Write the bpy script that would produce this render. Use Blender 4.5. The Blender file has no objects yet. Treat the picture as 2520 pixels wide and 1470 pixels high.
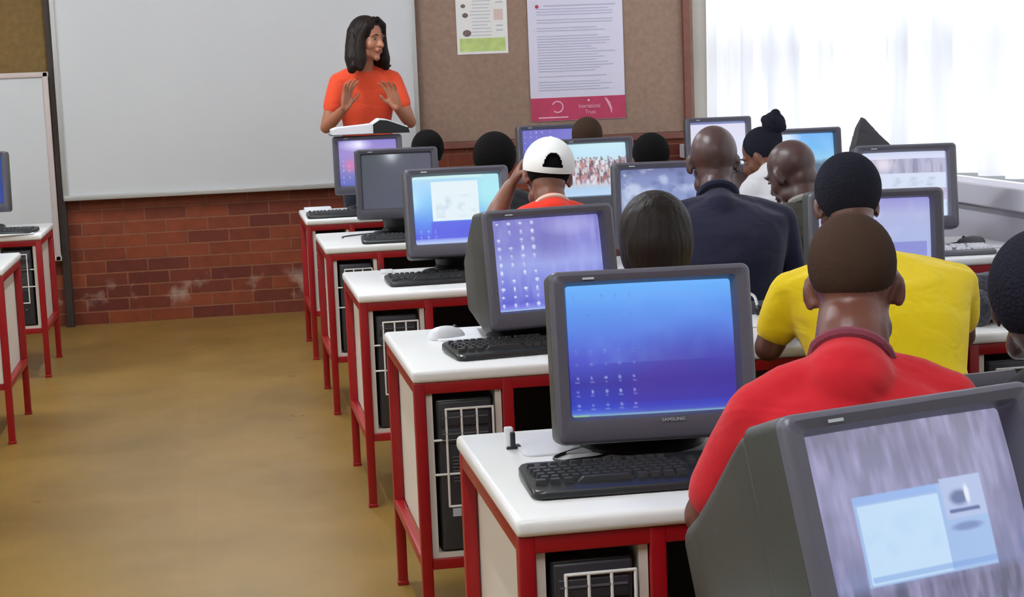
import bpy, bmesh, math, random
import numpy as np
from mathutils import Matrix, Vector, Euler
random.seed(4); PI = math.pi
sc = bpy.context.scene
col = sc.collection

# ------------------------------------------------------------------ camera, world, lights, exposure
cam_d = bpy.data.cameras.new('camera'); cam = bpy.data.objects.new('camera', cam_d); col.objects.link(cam)
YAW, PITCH, ROLL = .1694, .1333, -.0395
fwd = Vector((math.sin(YAW)*math.cos(PITCH), math.cos(YAW)*math.cos(PITCH), -math.sin(PITCH)))
rt = Vector((math.cos(YAW), -math.sin(YAW), 0)); up = rt.cross(fwd)
r2 = rt*math.cos(ROLL)+up*math.sin(ROLL); u2 = -rt*math.sin(ROLL)+up*math.cos(ROLL)
cm = Matrix((r2, u2, -fwd)).transposed().to_4x4(); cm.translation = (-.4607, -2.7434, 1.5098)
cam.matrix_world = cm
cam_d.sensor_width = 36; cam_d.lens = 36*4195.73/2520; cam_d.clip_start = .05
sc.camera = cam
w = bpy.data.worlds.new('sky'); sc.world = w; w.use_nodes = True
w.node_tree.nodes['Background'].inputs[0].default_value = (.85, .92, 1, 1)
w.node_tree.nodes['Background'].inputs[1].default_value = .3
def area(name, loc, size, rot, power, colr):
    l = bpy.data.lights.new(name, 'AREA'); l.shape = 'RECTANGLE'; l.size, l.size_y = size; l.energy = power; l.color = colr
    o = bpy.data.objects.new(name, l); col.objects.link(o); o.location = loc; o.rotation_euler = rot; return o
area('daylight', (3.75, 4.6, 1.9), (2.6, 14), (0, math.radians(90), 0), 190, (.93, .95, 1))
sc.view_settings.view_transform = 'Standard'; sc.view_settings.look = 'None'
sc.view_settings.gamma = 1; sc.view_settings.use_curve_mapping = False
sc.view_settings.exposure = 0.55
sc.cycles.use_denoising = True
sc.cycles.max_bounces = 8; sc.cycles.diffuse_bounces = 5

# ------------------------------------------------------------------ materials
def s2l(c): return tuple(((x/255+.055)/1.055)**2.4 if x/255 > .04045 else x/255/12.92 for x in c)
def mat(name, c, rough=.5, metal=0, spec=.5, emit=None, es=1, noise=0, nscale=20, bump=0, bscale=80, coat=0):
    m = bpy.data.materials.new(name); m.use_nodes = True; nt = m.node_tree; p = nt.nodes['Principled BSDF']
    c = s2l(c)
    p.inputs['Base Color'].default_value = (*c, 1); p.inputs['Roughness'].default_value = rough
    p.inputs['Metallic'].default_value = metal; p.inputs['Specular IOR Level'].default_value = spec
    p.inputs['Coat Weight'].default_value = coat
    if emit: p.inputs['Emission Color'].default_value = (*s2l(emit), 1); p.inputs['Emission Strength'].default_value = es
    tc = nt.nodes.new('ShaderNodeTexCoord')
    if noise:
        n = nt.nodes.new('ShaderNodeTexNoise'); n.inputs['Scale'].default_value = nscale; n.inputs['Detail'].default_value = 5
        nt.links.new(tc.outputs['Object'], n.inputs['Vector'])
        r = nt.nodes.new('ShaderNodeValToRGB'); r.color_ramp.elements[0].position = .3; r.color_ramp.elements[1].position = .7
        r.color_ramp.elements[0].color = (*[x*(1-noise) for x in c], 1); r.color_ramp.elements[1].color = (*[min(1, x*(1+noise)) for x in c], 1)
        nt.links.new(n.outputs['Fac'], r.inputs[0]); nt.links.new(r.outputs[0], p.inputs['Base Color'])
    if bump:
        n = nt.nodes.new('ShaderNodeTexNoise'); n.inputs['Scale'].default_value = bscale; n.inputs['Detail'].default_value = 3
        nt.links.new(tc.outputs['Object'], n.inputs['Vector'])
        b = nt.nodes.new('ShaderNodeBump'); b.inputs['Strength'].default_value = bump; b.inputs['Distance'].default_value = .01
        nt.links.new(n.outputs['Fac'], b.inputs['Height']); nt.links.new(b.outputs[0], p.inputs['Normal'])
    return m
def cloth(name, c, fold=.5, rough=.85, scale=9):
    m = mat(name, c, rough, spec=.2); nt = m.node_tree; p = nt.nodes['Principled BSDF']
    tc = nt.nodes.new('ShaderNodeTexCoord'); mp = nt.nodes.new('ShaderNodeMapping'); mp.inputs['Scale'].default_value = (1, 1, 1.8)
    n = nt.nodes.new('ShaderNodeTexNoise'); n.inputs['Scale'].default_value = scale; n.inputs['Detail'].default_value = 2; n.inputs['Distortion'].default_value = .8
    b = nt.nodes.new('ShaderNodeBump'); b.inputs['Strength'].default_value = fold; b.inputs['Distance'].default_value = .03
    nt.links.new(tc.outputs['Object'], mp.inputs[0]); nt.links.new(mp.outputs[0], n.inputs['Vector'])
    nt.links.new(n.outputs['Fac'], b.inputs['Height']); nt.links.new(b.outputs[0], p.inputs['Normal'])
    p.inputs['Sheen Weight'].default_value = .15
    return m
def hairmat(name, c, curly=False, rough=.45, stripe=70, bump=1.0):
    m = mat(name, c, rough if not curly else .9, spec=.2 if not curly else .1); nt = m.node_tree; p = nt.nodes['Principled BSDF']
    tc = nt.nodes.new('ShaderNodeTexCoord'); mp = nt.nodes.new('ShaderNodeMapping')
    mp.inputs['Scale'].default_value = (1, 1, 1) if curly else (1, 1, .06)
    n = nt.nodes.new('ShaderNodeTexNoise'); n.inputs['Scale'].default_value = 160 if curly else stripe; n.inputs['Detail'].default_value = 4
    b = nt.nodes.new('ShaderNodeBump'); b.inputs['Strength'].default_value = bump; b.inputs['Distance'].default_value = .006 if curly else .008
    nt.links.new(tc.outputs['Object'], mp.inputs[0]); nt.links.new(mp.outputs[0], n.inputs['Vector'])
    nt.links.new(n.outputs['Fac'], b.inputs['Height']); nt.links.new(b.outputs[0], p.inputs['Normal'])
    return m
MT = {}
MT['bezel'] = mat('bezel_plastic', (86, 84, 94), .42, bump=.05, bscale=400)
MT['housing'] = mat('housing_plastic', (56, 59, 56), .5, bump=.08, bscale=300)  # also on the rim sides, their shade painted in as darker plastic
MT['stand'] = mat('stand_plastic', (30, 31, 32), .45)
MT['white_top'] = mat('white_laminate', (240, 240, 238), .3, noise=.015, nscale=3)
MT['panel'] = mat('cream_panel', (222, 214, 202), .5, noise=.02, nscale=3)
MT['red'] = mat('red_painted_steel', (150, 8, 18), .35, noise=.05, nscale=6)
MT['wire'] = mat('white_wire', (232, 230, 226), .35)
MT['pc'] = mat('black_case', (24, 24, 26), .35)
MT['pc2'] = mat('dark_bay', (48, 48, 52), .4)
MT['key_base'] = mat('keyboard_plastic', (36, 38, 40), .3)
MT['keys'] = mat('keycap_plastic', (52, 54, 56), .35)
MT['keylabel'] = mat('silver_print', (190, 195, 200), .4)
MT['white_plastic'] = mat('white_plastic', (228, 228, 232), .3)
MT['cable'] = mat('black_cable', (30, 30, 32), .4)
MT['paper'] = mat('paper', (236, 236, 240), .8)
MT['grey_plastic'] = mat('grey_plastic', (92, 90, 98), .5)
MT['steel'] = mat('steel_tube', (120, 120, 125), .3, .9)
MT['alu'] = mat('aluminium', (190, 190, 186), .35, .3)
MT['board'] = mat('whiteboard_enamel', (214, 216, 217), .28, noise=.01, nscale=2)
MT['dark_trim'] = mat('dark_wood', (52, 40, 34), .5, noise=.2)
MT['brown_trim'] = mat('brown_wood', (128, 78, 66), .5, noise=.1)
MT['cream_wall'] = mat('painted_wall', (205, 200, 190), .8)
MT['ceil'] = mat('ceiling_board', (225, 225, 222), .9)
MT['ledge'] = mat('ledge_paint', (206, 203, 214), .5)
MT['eye'] = mat('eye_white', (150, 132, 124), .4); MT['iris'] = mat('dark_iris', (25, 15, 10), .15)
MT['lip'] = mat('lip', (130, 70, 62), .4); MT['lash'] = mat('brow_hair', (25, 18, 14), .8)
def screen_mat():
    m = bpy.data.materials.new('lit_screen_glass'); m.use_nodes = True; nt = m.node_tree; p = nt.nodes['Principled BSDF']
    a = nt.nodes.new('ShaderNodeAttribute'); a.attribute_name = 'pic'
    p.inputs['Base Color'].default_value = (.03, .032, .035, 1); p.inputs['Roughness'].default_value = .14
    p.inputs['Specular IOR Level'].default_value = .45
    nt.links.new(a.outputs['Color'], p.inputs['Emission Color']); p.inputs['Emission Strength'].default_value = .68
    return m
MT['screen'] = screen_mat()
def brick_mat():
    m = bpy.data.materials.new('red_brick'); m.use_nodes = True; nt = m.node_tree; p = nt.nodes['Principled BSDF']
    tc = nt.nodes.new('ShaderNodeTexCoord'); sx = nt.nodes.new('ShaderNodeSeparateXYZ'); cx = nt.nodes.new('ShaderNodeCombineXYZ')
    nt.links.new(tc.outputs['Object'], sx.inputs[0]); nt.links.new(sx.outputs[0], cx.inputs[0]); nt.links.new(sx.outputs[2], cx.inputs[1])
    b = nt.nodes.new('ShaderNodeTexBrick'); b.offset = .5
    b.inputs['Scale'].default_value = 1; b.inputs['Brick Width'].default_value = .262; b.inputs['Row Height'].default_value = .0815
    b.inputs['Mortar Size'].default_value = .006; b.inputs['Mortar Smooth'].default_value = .4; b.inputs['Bias'].default_value = 0
    b.inputs['Color1'].default_value = (*s2l((98, 34, 18)), 1); b.inputs['Color2'].default_value = (*s2l((138, 62, 26)), 1)
    b.inputs['Mortar'].default_value = (*s2l((134, 82, 54)), 1)
    nt.links.new(cx.outputs[0], b.inputs['Vector'])
    n = nt.nodes.new('ShaderNodeTexNoise'); n.inputs['Scale'].default_value = 14; n.inputs['Detail'].default_value = 6
    nt.links.new(tc.outputs['Object'], n.inputs['Vector'])
    mx = nt.nodes.new('ShaderNodeMixRGB'); mx.blend_type = 'OVERLAY'; mx.inputs[0].default_value = .35
    nt.links.new(b.outputs['Color'], mx.inputs[1]); nt.links.new(n.outputs['Fac'], mx.inputs[2])
    # chalky bloom on the joints low on the wall
    zr = nt.nodes.new('ShaderNodeMapRange'); zr.inputs[1].default_value = .30; zr.inputs[2].default_value = .22
    nt.links.new(sx.outputs[2], zr.inputs[0])
    zr2 = nt.nodes.new('ShaderNodeMapRange'); zr2.inputs[1].default_value = .08; zr2.inputs[2].default_value = .14
    nt.links.new(sx.outputs[2], zr2.inputs[0])
    n2 = nt.nodes.new('ShaderNodeTexNoise'); n2.inputs['Scale'].default_value = 7; n2.inputs['Detail'].default_value = 6
    nt.links.new(tc.outputs['Object'], n2.inputs['Vector'])
    r2_ = nt.nodes.new('ShaderNodeMapRange'); r2_.inputs[1].default_value = .52; r2_.inputs[2].default_value = .68; nt.links.new(n2.outputs['Fac'], r2_.inputs[0])
    ma = nt.nodes.new('ShaderNodeMath'); ma.operation = 'MULTIPLY'; nt.links.new(zr.outputs[0], ma.inputs[0]); nt.links.new(zr2.outputs[0], ma.inputs[1])
    mb = nt.nodes.new('ShaderNodeMath'); mb.operation = 'MULTIPLY'; nt.links.new(ma.outputs[0], mb.inputs[0]); nt.links.new(r2_.outputs[0], mb.inputs[1])
    mc = nt.nodes.new('ShaderNodeMath'); mc.operation = 'MULTIPLY'; mc.inputs[1].default_value = .6; nt.links.new(mb.outputs[0], mc.inputs[0])
    m3 = nt.nodes.new('ShaderNodeMixRGB'); m3.inputs[2].default_value = (*s2l((196, 176, 160)), 1)
    nt.links.new(mc.outputs[0], m3.inputs[0]); nt.links.new(mx.outputs[0], m3.inputs[1]); nt.links.new(m3.outputs[0], p.inputs['Base Color'])
    bp = nt.nodes.new('ShaderNodeBump'); bp.inputs['Strength'].default_value = .4; bp.inputs['Distance'].default_value = .004; bp.invert = True
    nt.links.new(b.outputs['Fac'], bp.inputs['Height']); nt.links.new(bp.outputs[0], p.inputs['Normal'])
    p.inputs['Roughness'].default_value = .6
    return m
MT['brick'] = brick_mat()
MT['cork'] = mat('pinboard_felt', (158, 130, 112), .85, noise=.10, nscale=30, bump=.3, bscale=250)
def floor_mat():
    m = mat('vinyl_floor', (146, 116, 56), .3, noise=.16, nscale=1.6); nt = m.node_tree; p = nt.nodes['Principled BSDF']
    ramp = [n for n in nt.nodes if n.type == 'VALTORGB'][0]; tc = [n for n in nt.nodes if n.type == 'TEX_COORD'][0]
    b = nt.nodes.new('ShaderNodeTexBrick'); b.offset = 0; b.inputs['Scale'].default_value = 1
    b.inputs['Brick Width'].default_value = .6; b.inputs['Row Height'].default_value = .6; b.inputs['Mortar Size'].default_value = .004; b.inputs['Mortar Smooth'].default_value = .6
    for k, v in (('Color1', .96), ('Color2', 1.0), ('Mortar', .93)): b.inputs[k].default_value = (v, v, v, 1)
    nt.links.new(tc.outputs['Object'], b.inputs['Vector'])
    mx = nt.nodes.new('ShaderNodeMixRGB'); mx.blend_type = 'MULTIPLY'; mx.inputs[0].default_value = 1
    nt.links.new(ramp.outputs[0], mx.inputs[1]); nt.links.new(b.outputs['Color'], mx.inputs[2]); nt.links.new(mx.outputs[0], p.inputs['Base Color'])
    n = nt.nodes.new('ShaderNodeTexNoise'); n.inputs['Scale'].default_value = 4; n.inputs['Detail'].default_value = 4
    nt.links.new(tc.outputs['Object'], n.inputs['Vector'])
    mr = nt.nodes.new('ShaderNodeMapRange'); mr.inputs[3].default_value = .22; mr.inputs[4].default_value = .42
    nt.links.new(n.outputs['Fac'], mr.inputs[0]); nt.links.new(mr.outputs[0], p.inputs['Roughness'])
    return m
MT['floor'] = floor_mat()
def curtain_mat():
    m = bpy.data.materials.new('sheer_curtain'); m.use_nodes = True; nt = m.node_tree
    nt.nodes.remove(nt.nodes['Principled BSDF']); out = nt.nodes['Material Output']
    d = nt.nodes.new('ShaderNodeBsdfDiffuse'); d.inputs[0].default_value = (.9, .9, .92, 1)
    t = nt.nodes.new('ShaderNodeBsdfTranslucent'); t.inputs[0].default_value = (.95, .95, .96, 1)
    mx = nt.nodes.new('ShaderNodeMixShader'); mx.inputs[0].default_value = .62
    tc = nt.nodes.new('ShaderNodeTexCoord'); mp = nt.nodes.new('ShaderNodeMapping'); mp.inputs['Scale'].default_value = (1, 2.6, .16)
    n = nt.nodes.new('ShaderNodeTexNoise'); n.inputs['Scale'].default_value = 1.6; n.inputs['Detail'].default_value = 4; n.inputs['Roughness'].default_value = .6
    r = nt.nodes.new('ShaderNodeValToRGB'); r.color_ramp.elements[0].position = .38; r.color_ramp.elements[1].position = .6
    r.color_ramp.elements[0].color = (.66, .67, .72, 1); r.color_ramp.elements[1].color = (.97, .97, .98, 1)   # fold shade of the gathers painted into the cloth as grey streaks
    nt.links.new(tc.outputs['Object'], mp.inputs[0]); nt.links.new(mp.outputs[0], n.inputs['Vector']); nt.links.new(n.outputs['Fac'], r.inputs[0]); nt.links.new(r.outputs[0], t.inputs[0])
    nt.links.new(d.outputs[0], mx.inputs[1]); nt.links.new(t.outputs[0], mx.inputs[2]); nt.links.new(mx.outputs[0], out.inputs[0])
    return m
MT['curtain'] = curtain_mat()
def glass_mat():
    m = bpy.data.materials.new('window_glass'); m.use_nodes = True; nt = m.node_tree
    nt.nodes.remove(nt.nodes['Principled BSDF']); out = nt.nodes['Material Output']
    g = nt.nodes.new('ShaderNodeBsdfGlossy'); g.inputs['Roughness'].default_value = .02; t = nt.nodes.new('ShaderNodeBsdfTransparent')
    mx = nt.nodes.new('ShaderNodeMixShader'); mx.inputs[0].default_value = .06
    nt.links.new(t.outputs[0], mx.inputs[1]); nt.links.new(g.outputs[0], mx.inputs[2]); nt.links.new(mx.outputs[0], out.inputs[0]); return m
MT['glass'] = glass_mat()

# ------------------------------------------------------------------ mesh helpers
class MB:
    def __init__(s): s.v = []; s.f = []; s.n = 0
    def add(s, vs, fs, M=None):
        vs = np.asarray(vs, float)
        if M is not None:
            A = np.array(M); vs = vs@A[:3, :3].T+A[:3, 3]
        s.v.append(vs); s.f += [tuple(i+s.n for i in f) for f in fs]; s.n += len(vs); return s
    def box(s, c, d, M=None, bev=0, taper=None):
        x, y, z = c; a, b, h = d[0]/2, d[1]/2, d[2]/2
        if bev:
            bm = bmesh.new(); bmesh.ops.create_cube(bm, size=1)
            for v in bm.verts: v.co = Vector((v.co.x*d[0], v.co.y*d[1], v.co.z*d[2]))
            bmesh.ops.bevel(bm, geom=bm.edges[:], offset=bev, segments=3, affect='EDGES', profile=.5)
            bm.verts.index_update(); vs = [(v.co.x+x, v.co.y+y, v.co.z+z) for v in bm.verts]; fs = [[v.index for v in f.verts] for f in bm.faces]; bm.free()
            return s.add(vs, fs, M)
        t = 1 if taper is None else taper
        vs = [(x+i*a*(t if k > 0 else 1), y+j*b*(t if k > 0 else 1), z+k*h) for k in (-1, 1) for j in (-1, 1) for i in (-1, 1)]
        return s.add(vs, [(0, 2, 3, 1), (4, 5, 7, 6), (0, 1, 5, 4), (1, 3, 7, 5), (3, 2, 6, 7), (2, 0, 4, 6)], M)
    def rings(s, R, M=None, cap=True, closed=True):
        n = len(R[0]); vs = [p for r in R for p in r]; fs = []
        for i in range(len(R)-1):
            for j in range(n if closed else n-1):
                k = (j+1) % n; fs.append((i*n+j, i*n+k, (i+1)*n+k, (i+1)*n+j))
        if cap: fs.append(tuple(range(n-1, -1, -1))); fs.append(tuple((len(R)-1)*n+j for j in range(n)))
        return s.add(vs, fs, M)
    def tube(s, path, rad, n=12, M=None, ell=None):
        P = [Vector(p) for p in path]; rad = [rad]*len(P) if not hasattr(rad, '__len__') else rad
        R = []; prev = None
        # round ends
        for i, p in enumerate(P):
            t = (P[min(i+1, len(P)-1)]-P[max(i-1, 0)]).normalized()
            if prev is None: a = t.orthogonal().normalized()
            else: a = (prev-t*prev.dot(t)).normalized()
            prev = a; b = t.cross(a)
            def ring(c, r): return [tuple(c+(a*math.cos(q)+b*math.sin(q))*r) for q in (2*PI*j/n for j in range(n))]
            if i == 0:
                for e in (.25, .6, .87): R.append(ring(p-t*rad[0]*math.sqrt(1-e*e), rad[0]*e))
            R.append(ring(p, rad[i]))
            if i == len(P)-1:
                for e in (.87, .6, .25): R.append(ring(p+t*rad[-1]*math.sqrt(1-e*e), rad[-1]*e))
        return s.rings(R, M)
    def ell(s, c, r, M=None, nu=20, nv=12):
        R = []
        for i in range(nv+1):
            th = PI*(i+.02)/(nv+.04)
            R.append([(c[0]+r[0]*math.sin(th)*math.cos(2*PI*j/nu), c[1]+r[1]*math.sin(th)*math.sin(2*PI*j/nu), c[2]+r[2]*math.cos(th)) for j in range(nu)])
        return s.rings(R, M)
    def mesh(s, name):
        me = bpy.data.meshes.new(name); me.from_pydata(np.concatenate(s.v).tolist(), [], s.f)
        bm = bmesh.new(); bm.from_mesh(me); bmesh.ops.recalc_face_normals(bm, faces=bm.faces); bm.to_mesh(me); bm.free(); return me
    def build(s, name, m, parent=None, smooth=40, label=None, loc=None):
        return link(name, s.mesh(name), m, parent, smooth, label, loc)
def link(name, me, m, parent=None, smooth=40, label=None, loc=None):
    o = bpy.data.objects.new(name, me); col.objects.link(o)
    if m: me.materials.clear(); me.materials.append(MT[m] if isinstance(m, str) else m)
    if smooth:
        me.polygons.foreach_set('use_smooth', [True]*len(me.polygons)); me.set_sharp_from_angle(angle=math.radians(smooth))
    if parent: o.parent = parent
    if label: o['label'] = label
    if loc: o.location = loc
    return o
def fuse(mb, voxel, sm=3):
    me = mb.mesh('tmp'); o = bpy.data.objects.new('tmp', me); col.objects.link(o)
    r = o.modifiers.new('r', 'REMESH'); r.mode = 'VOXEL'; r.voxel_size = voxel; r.adaptivity = 0
    if sm: k = o.modifiers.new('s', 'SMOOTH'); k.factor = .5; k.iterations = sm
    dg = bpy.context.evaluated_depsgraph_get(); dg.update(); e = o.evaluated_get(dg)
    out = bpy.data.meshes.new_from_object(e); bpy.data.objects.remove(o); bpy.data.meshes.remove(me); return out
def thing(name, label, cat, loc=(0, 0, 0), rz=0, group=None):
    o = bpy.data.objects.new(name, None); col.objects.link(o); o.location = loc; o.rotation_euler = (0, 0, rz); o.empty_display_size = .1
    return tag(o, label, cat, group)
def tag(o, label, cat, group=None):
    o['label'] = label; o['category'] = cat
    if group: o['group'] = group
    return o
def struct(name, mb, m, parent=None, smooth=0):
    o = mb.build(name, m, parent, smooth)
    if not parent: o['kind'] = 'structure'
    return o
def copy_tree(o, parent=None):
    c = o.copy(); col.objects.link(c)
    if parent: c.parent = parent
    for ch in [x for x in KIDS.get(o.name, [])] if False else list(o.children): copy_tree(ch, c)
    return c
def rrect(w, h, r, n=4, y=0, cx=0, cz=0):
    pts = []
    for (sx, sz, a0) in ((1, 1, 0), (-1, 1, PI/2), (-1, -1, PI), (1, -1, 3*PI/2)):
        for i in range(n+1):
            a = a0+PI/2*i/n; pts.append((cx+sx*(w/2-r)+r*math.cos(a), y, cz+sz*(h/2-r)+r*math.sin(a)))
    return pts
def text(name, body, size, m, parent, loc, rot, ext=.0004, align='CENTER', M=None, xs=1):
    cu = bpy.data.curves.new(name, 'FONT'); cu.body = body; cu.size = size; cu.extrude = ext; cu.align_x = align; cu.align_y = 'CENTER'
    t = bpy.data.objects.new('tmp', cu); col.objects.link(t)
    dg = bpy.context.evaluated_depsgraph_get(); dg.update(); me = bpy.data.meshes.new_from_object(t.evaluated_get(dg)); bpy.data.objects.remove(t)
    me.transform(Matrix.Diagonal((xs, 1, 1, 1)))
    if M is None: M = Matrix.Translation(loc)@Euler(rot).to_matrix().to_4x4()
    me.transform(M); me.name = name
    return link(name, me, m, parent, 0)

# ------------------------------------------------------------------ the room
WY = 8.348; XR = 2.72; XL = -5.6; YB = -4.6; CZ = 3.0
struct('floor', MB().box(((XL+XR)/2, (WY+YB)/2, -.05), (XR-XL+.6, WY-YB+.6, .1)), 'floor')
struct('ceiling', MB().box(((XL+XR)/2, (WY+YB)/2, CZ+.05), (XR-XL+.6, WY-YB+.6, .1)), 'ceil')
wf = struct('wall_front', MB().box(((XL+XR)/2, WY+.1, .52), (XR-XL+.6, .2, 1.04)), 'brick')
struct('wall_front_upper', MB().box(((XL+XR)/2, WY+.1, (CZ+1.04)/2), (XR-XL+.6, .2, CZ-1.04)), 'cream_wall')
struct('trim_1', MB().box(((-1.44+XL)/2, WY-.012, (CZ+1.06)/2), (-1.44-XL, .022, CZ-1.06)), mat('tan_pinboard', (122, 96, 52), .85, noise=.14, nscale=25, bump=.3, bscale=250))
struct('trim_2', MB().box(((.7+XR)/2, WY-.012, (CZ+1.06)/2), (XR-.7, .022, CZ-1.06)), 'cork')
struct('trim_3', MB().box(((XL+XR)/2, WY-.02, 1.035), (XR-XL, .038, .045), bev=.006), 'brown_trim')
struct('trim_4', MB().box((-1.418, WY-.03, 1.5), (.05, .055, 3.0), bev=.004), 'dark_trim')
struct('trim_5', MB().box((2.668, WY-.03, (CZ+1.06)/2), (.045, .055, CZ-1.06), bev=.004), 'brown_trim')
struct('wall_left', MB().box((XL-.1, (WY+YB)/2, CZ/2), (.2, WY-YB, CZ)), 'cream_wall')
struct('wall_back', MB().box(((XL+XR)/2, YB-.1, CZ/2), (XR-XL+.6, .2, CZ)), 'cream_wall')
wr = MB(); wr.box((XR+.2, (WY+YB)/2, .45), (.2, WY-YB, .9)); wr.box((XR+.2, (WY+YB)/2, 2.92), (.2, WY-YB, .16)); wr.box((XR+.2, YB+.3, 1.9), (.2, .6, 1.9)); wr.box((XR+.2, WY-.03, 1.9), (.2, .06, 1.9))
struct('wall_right', wr, 'cream_wall')
win = thing('window_1', '', 'window', (XR+.2, 0, 0)); del win['label']; del win['category']; win['kind'] = 'structure'
fm = MB()
for y in np.linspace(YB+.62, WY-.08, 9): fm.box((0, y, 1.87), (.05, .05, 1.94))
for z in (.92, 1.55, 2.82): fm.box((0, (WY+YB)/2+.27, z), (.05, WY-YB-.7, .05))
fm.build('window_frame', 'alu', win, 0)
MB().box((.02, (WY+YB)/2+.27, 1.87), (.004, WY-YB-.7, 1.94)).build('pane', 'glass', win, 0)
lb = MB(); lb.box((2.67, 4.2, .93), (.14, 8.2, .09), bev=.008); lb.box((2.70, 4.2, .44), (.08, 8.2, .88))
struct('trim_6', lb, 'ledge')
# sheer curtain, folds along the window wall
def make_curtain(y0, y1, seed, name, label):
    rn = random.Random(seed); n = int((y1-y0)/.018); ys = np.linspace(y0, y1, n)
    ph = np.cumsum([rn.uniform(.28, .62) for _ in range(n)])
    amp = .034+.016*np.sin(ys*1.7+seed); zs = np.linspace(.985, 2.93, 26); V = []
    for z in zs:
        k = (z-.985)/1.95; V += [(2.80+amp[i]*(1.25-.5*k)*math.sin(ph[i]+.25*math.sin(z*2+i*.02)), ys[i], z) for i in range(n)]
    F = [(a*n+i, a*n+i+1, (a+1)*n+i+1, (a+1)*n+i) for a in range(len(zs)-1) for i in range(n-1)]
    me = bpy.data.meshes.new(name); me.from_pydata(V, [], F)
    o = link(name, me, 'curtain', None, 180); return tag(o, label, 'curtain')
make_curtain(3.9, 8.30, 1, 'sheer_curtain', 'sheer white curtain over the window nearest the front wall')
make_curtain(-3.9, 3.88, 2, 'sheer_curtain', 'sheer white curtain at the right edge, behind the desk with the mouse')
cr = MB(); cr.tube([(2.765, -3.95, 2.95), (2.765, 8.31, 2.95)], .012); tag(cr.build('curtain_rail', 'white_plastic'), 'white curtain rail along the top of the windows', 'curtain rail')
# fluorescent tube fixtures (out of the frame, seen in the screens)
fx = None
for (x, y) in ((-3.4, -1.2), (-.4, -1.2), (-3.4, 2.6), (-.4, 2.6), (-3.4, 6.0), (-.4, 6.0)):
    t = thing('ceiling_light', 'white fluorescent batten fixture on the ceiling', 'ceiling light', (x, y, CZ-.07), 0, 'fluorescent battens on the ceiling')
    MB().box((0, 0, .035), (.12, 1.3, .06), bev=.008).build('housing', 'white_plastic', t)
    MB().tube([(0, -.6, -.012), (0, .6, -.012)], .017).build('tube_lamp', MT.setdefault('lamp', mat('lamp_glow', (245, 250, 255), emit=(240, 247, 255), es=175)), t)

# ------------------------------------------------------------------ front wall things
wb = thing('whiteboard', 'large white board on the wall behind the person in the orange top', 'whiteboard', (-.27, WY-.065, 1.62))
MB().box((0, 0, 0), (2.24, .02, 1.6)).build('board', 'board', wb, 0)
f = MB()
for x in (-1.12, 1.12): f.box((x, -.005, 0), (.028, .04, 1.63), bev=.004)
f.box((0, -.005, .8), (2.26, .04, .028), bev=.004); f.box((0, -.012, -.802), (2.26, .055, .032), bev=.005)
f.build('frame', 'alu', wb)
wb2 = thing('whiteboard', 'smaller white board at the left edge of the photo behind the far left desk', 'whiteboard', (-2.24, WY-.07, 1.02))
MB().box((0, 0, 0), (1.56, .02, 1.14)).build('board', 'board', wb2, 0)
f = MB()
for x in (-.78, .78): f.box((x, -.006, 0), (.032, .036, 1.18), bev=.004)
for z in (-.575, .575): f.box((0, -.006, z), (1.6, .036, .032), bev=.004)
f.build('frame', mat('pinkish_frame', (206, 190, 186), .5), wb2)
p1 = thing('poster', 'small white and lime poster pinned high on the brown board', 'poster', (1.305, WY-.026, 1.87))
MB().box((0, 0, 0), (.335, .003, .50)).build('sheet', mat('poster_cream', (238, 236, 230), .5), p1, 0)
g = MB(); g.box((0, -.002, -.19), (.30, .002, .085)); g.build('green_band', mat('lime_print', (196, 214, 130), .5, noise=.15, nscale=14), p1, 0)
g = MB()
rn = random.Random(3)
for i in range(16):
    z = .2-i*.022; g.box((-.01+rn.uniform(-.01, .01), -.002, z), (.12+rn.uniform(-.02, .02), .0015, .006))
for z in (.14, .11, .08, -.07, -.1): g.box((.115, -.002, z), (.045, .0015, .010))
g.build('printed_lines', mat('grey_print', (196, 200, 204), .6), p1, 0)
g = MB(); g.box((.11, -.002, .0), (.06, .0015, .07)); g.build('pink_block', mat('pale_pink_print', (222, 196, 184), .6), p1, 0)
g = MB()
pm = mat('muted_print', (122, 104, 98), .6, noise=.4, nscale=60)
for (x, z, r) in ((-.12, .17, .02), (-.12, .06, .016), (-.108, -.0, .02), (-.1, -.115, .028)): MB().ell((x, -.002, z), (r, .0015, r*.8), nu=14, nv=6).build('small_picture', pm, p1, 0)
p2 = thing('poster', 'tall white notice of dense text with a crimson band along its foot', 'poster', (1.925, WY-.03, 1.60))
MB().box((0, 0, .0), (.635, .003, .87)).build('sheet', mat('poster_white', (226, 222, 238), .4), p2, 0)
g = MB(); rn = random.Random(5)
z = .31
g.box((.03, -.003, z+.004), (.48, .0015, .008))
while z > -.235:
    z -= .0175
    if rn.random() < .12: continue
    L = rn.uniform(.36, .52); g.box((-.26+L/2, -.003, z), (L, .0015, .0055))
g.build('printed_lines', mat('lavender_print', (192, 190, 212), .6), p2, 0)
MB().ell((-.255, -.003, .31), (.012, .002, .012)).build('red_dot', mat('crimson_print', (190, 60, 80), .5), p2)
MB().box((0, -.002, .395), (.635, .003, .075)).build('blue_band', mat('blue_print', (96, 116, 176), .5), p2, 0)
MB().box((.0, -.002, -.358), (.635, .003, .15)).build('crimson_band', mat('crimson_band', (196, 62, 96), .5, noise=.12, nscale=9), p2, 0)
wpr = mat('pale_pink_ink', (244, 182, 204), .5)
text('band_lettering', 'International', .040, wpr, p2, (.075, -.005, -.345), (PI/2, 0, 0), xs=.72)
text('band_lettering', 'Trust', .036, wpr, p2, (.08, -.005, -.385), (PI/2, 0, 0), xs=.9)
MB().box((-.17, -.005, -.412), (.20, .001, .009)).build('printed_strip', wpr, p2, 0)
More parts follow.
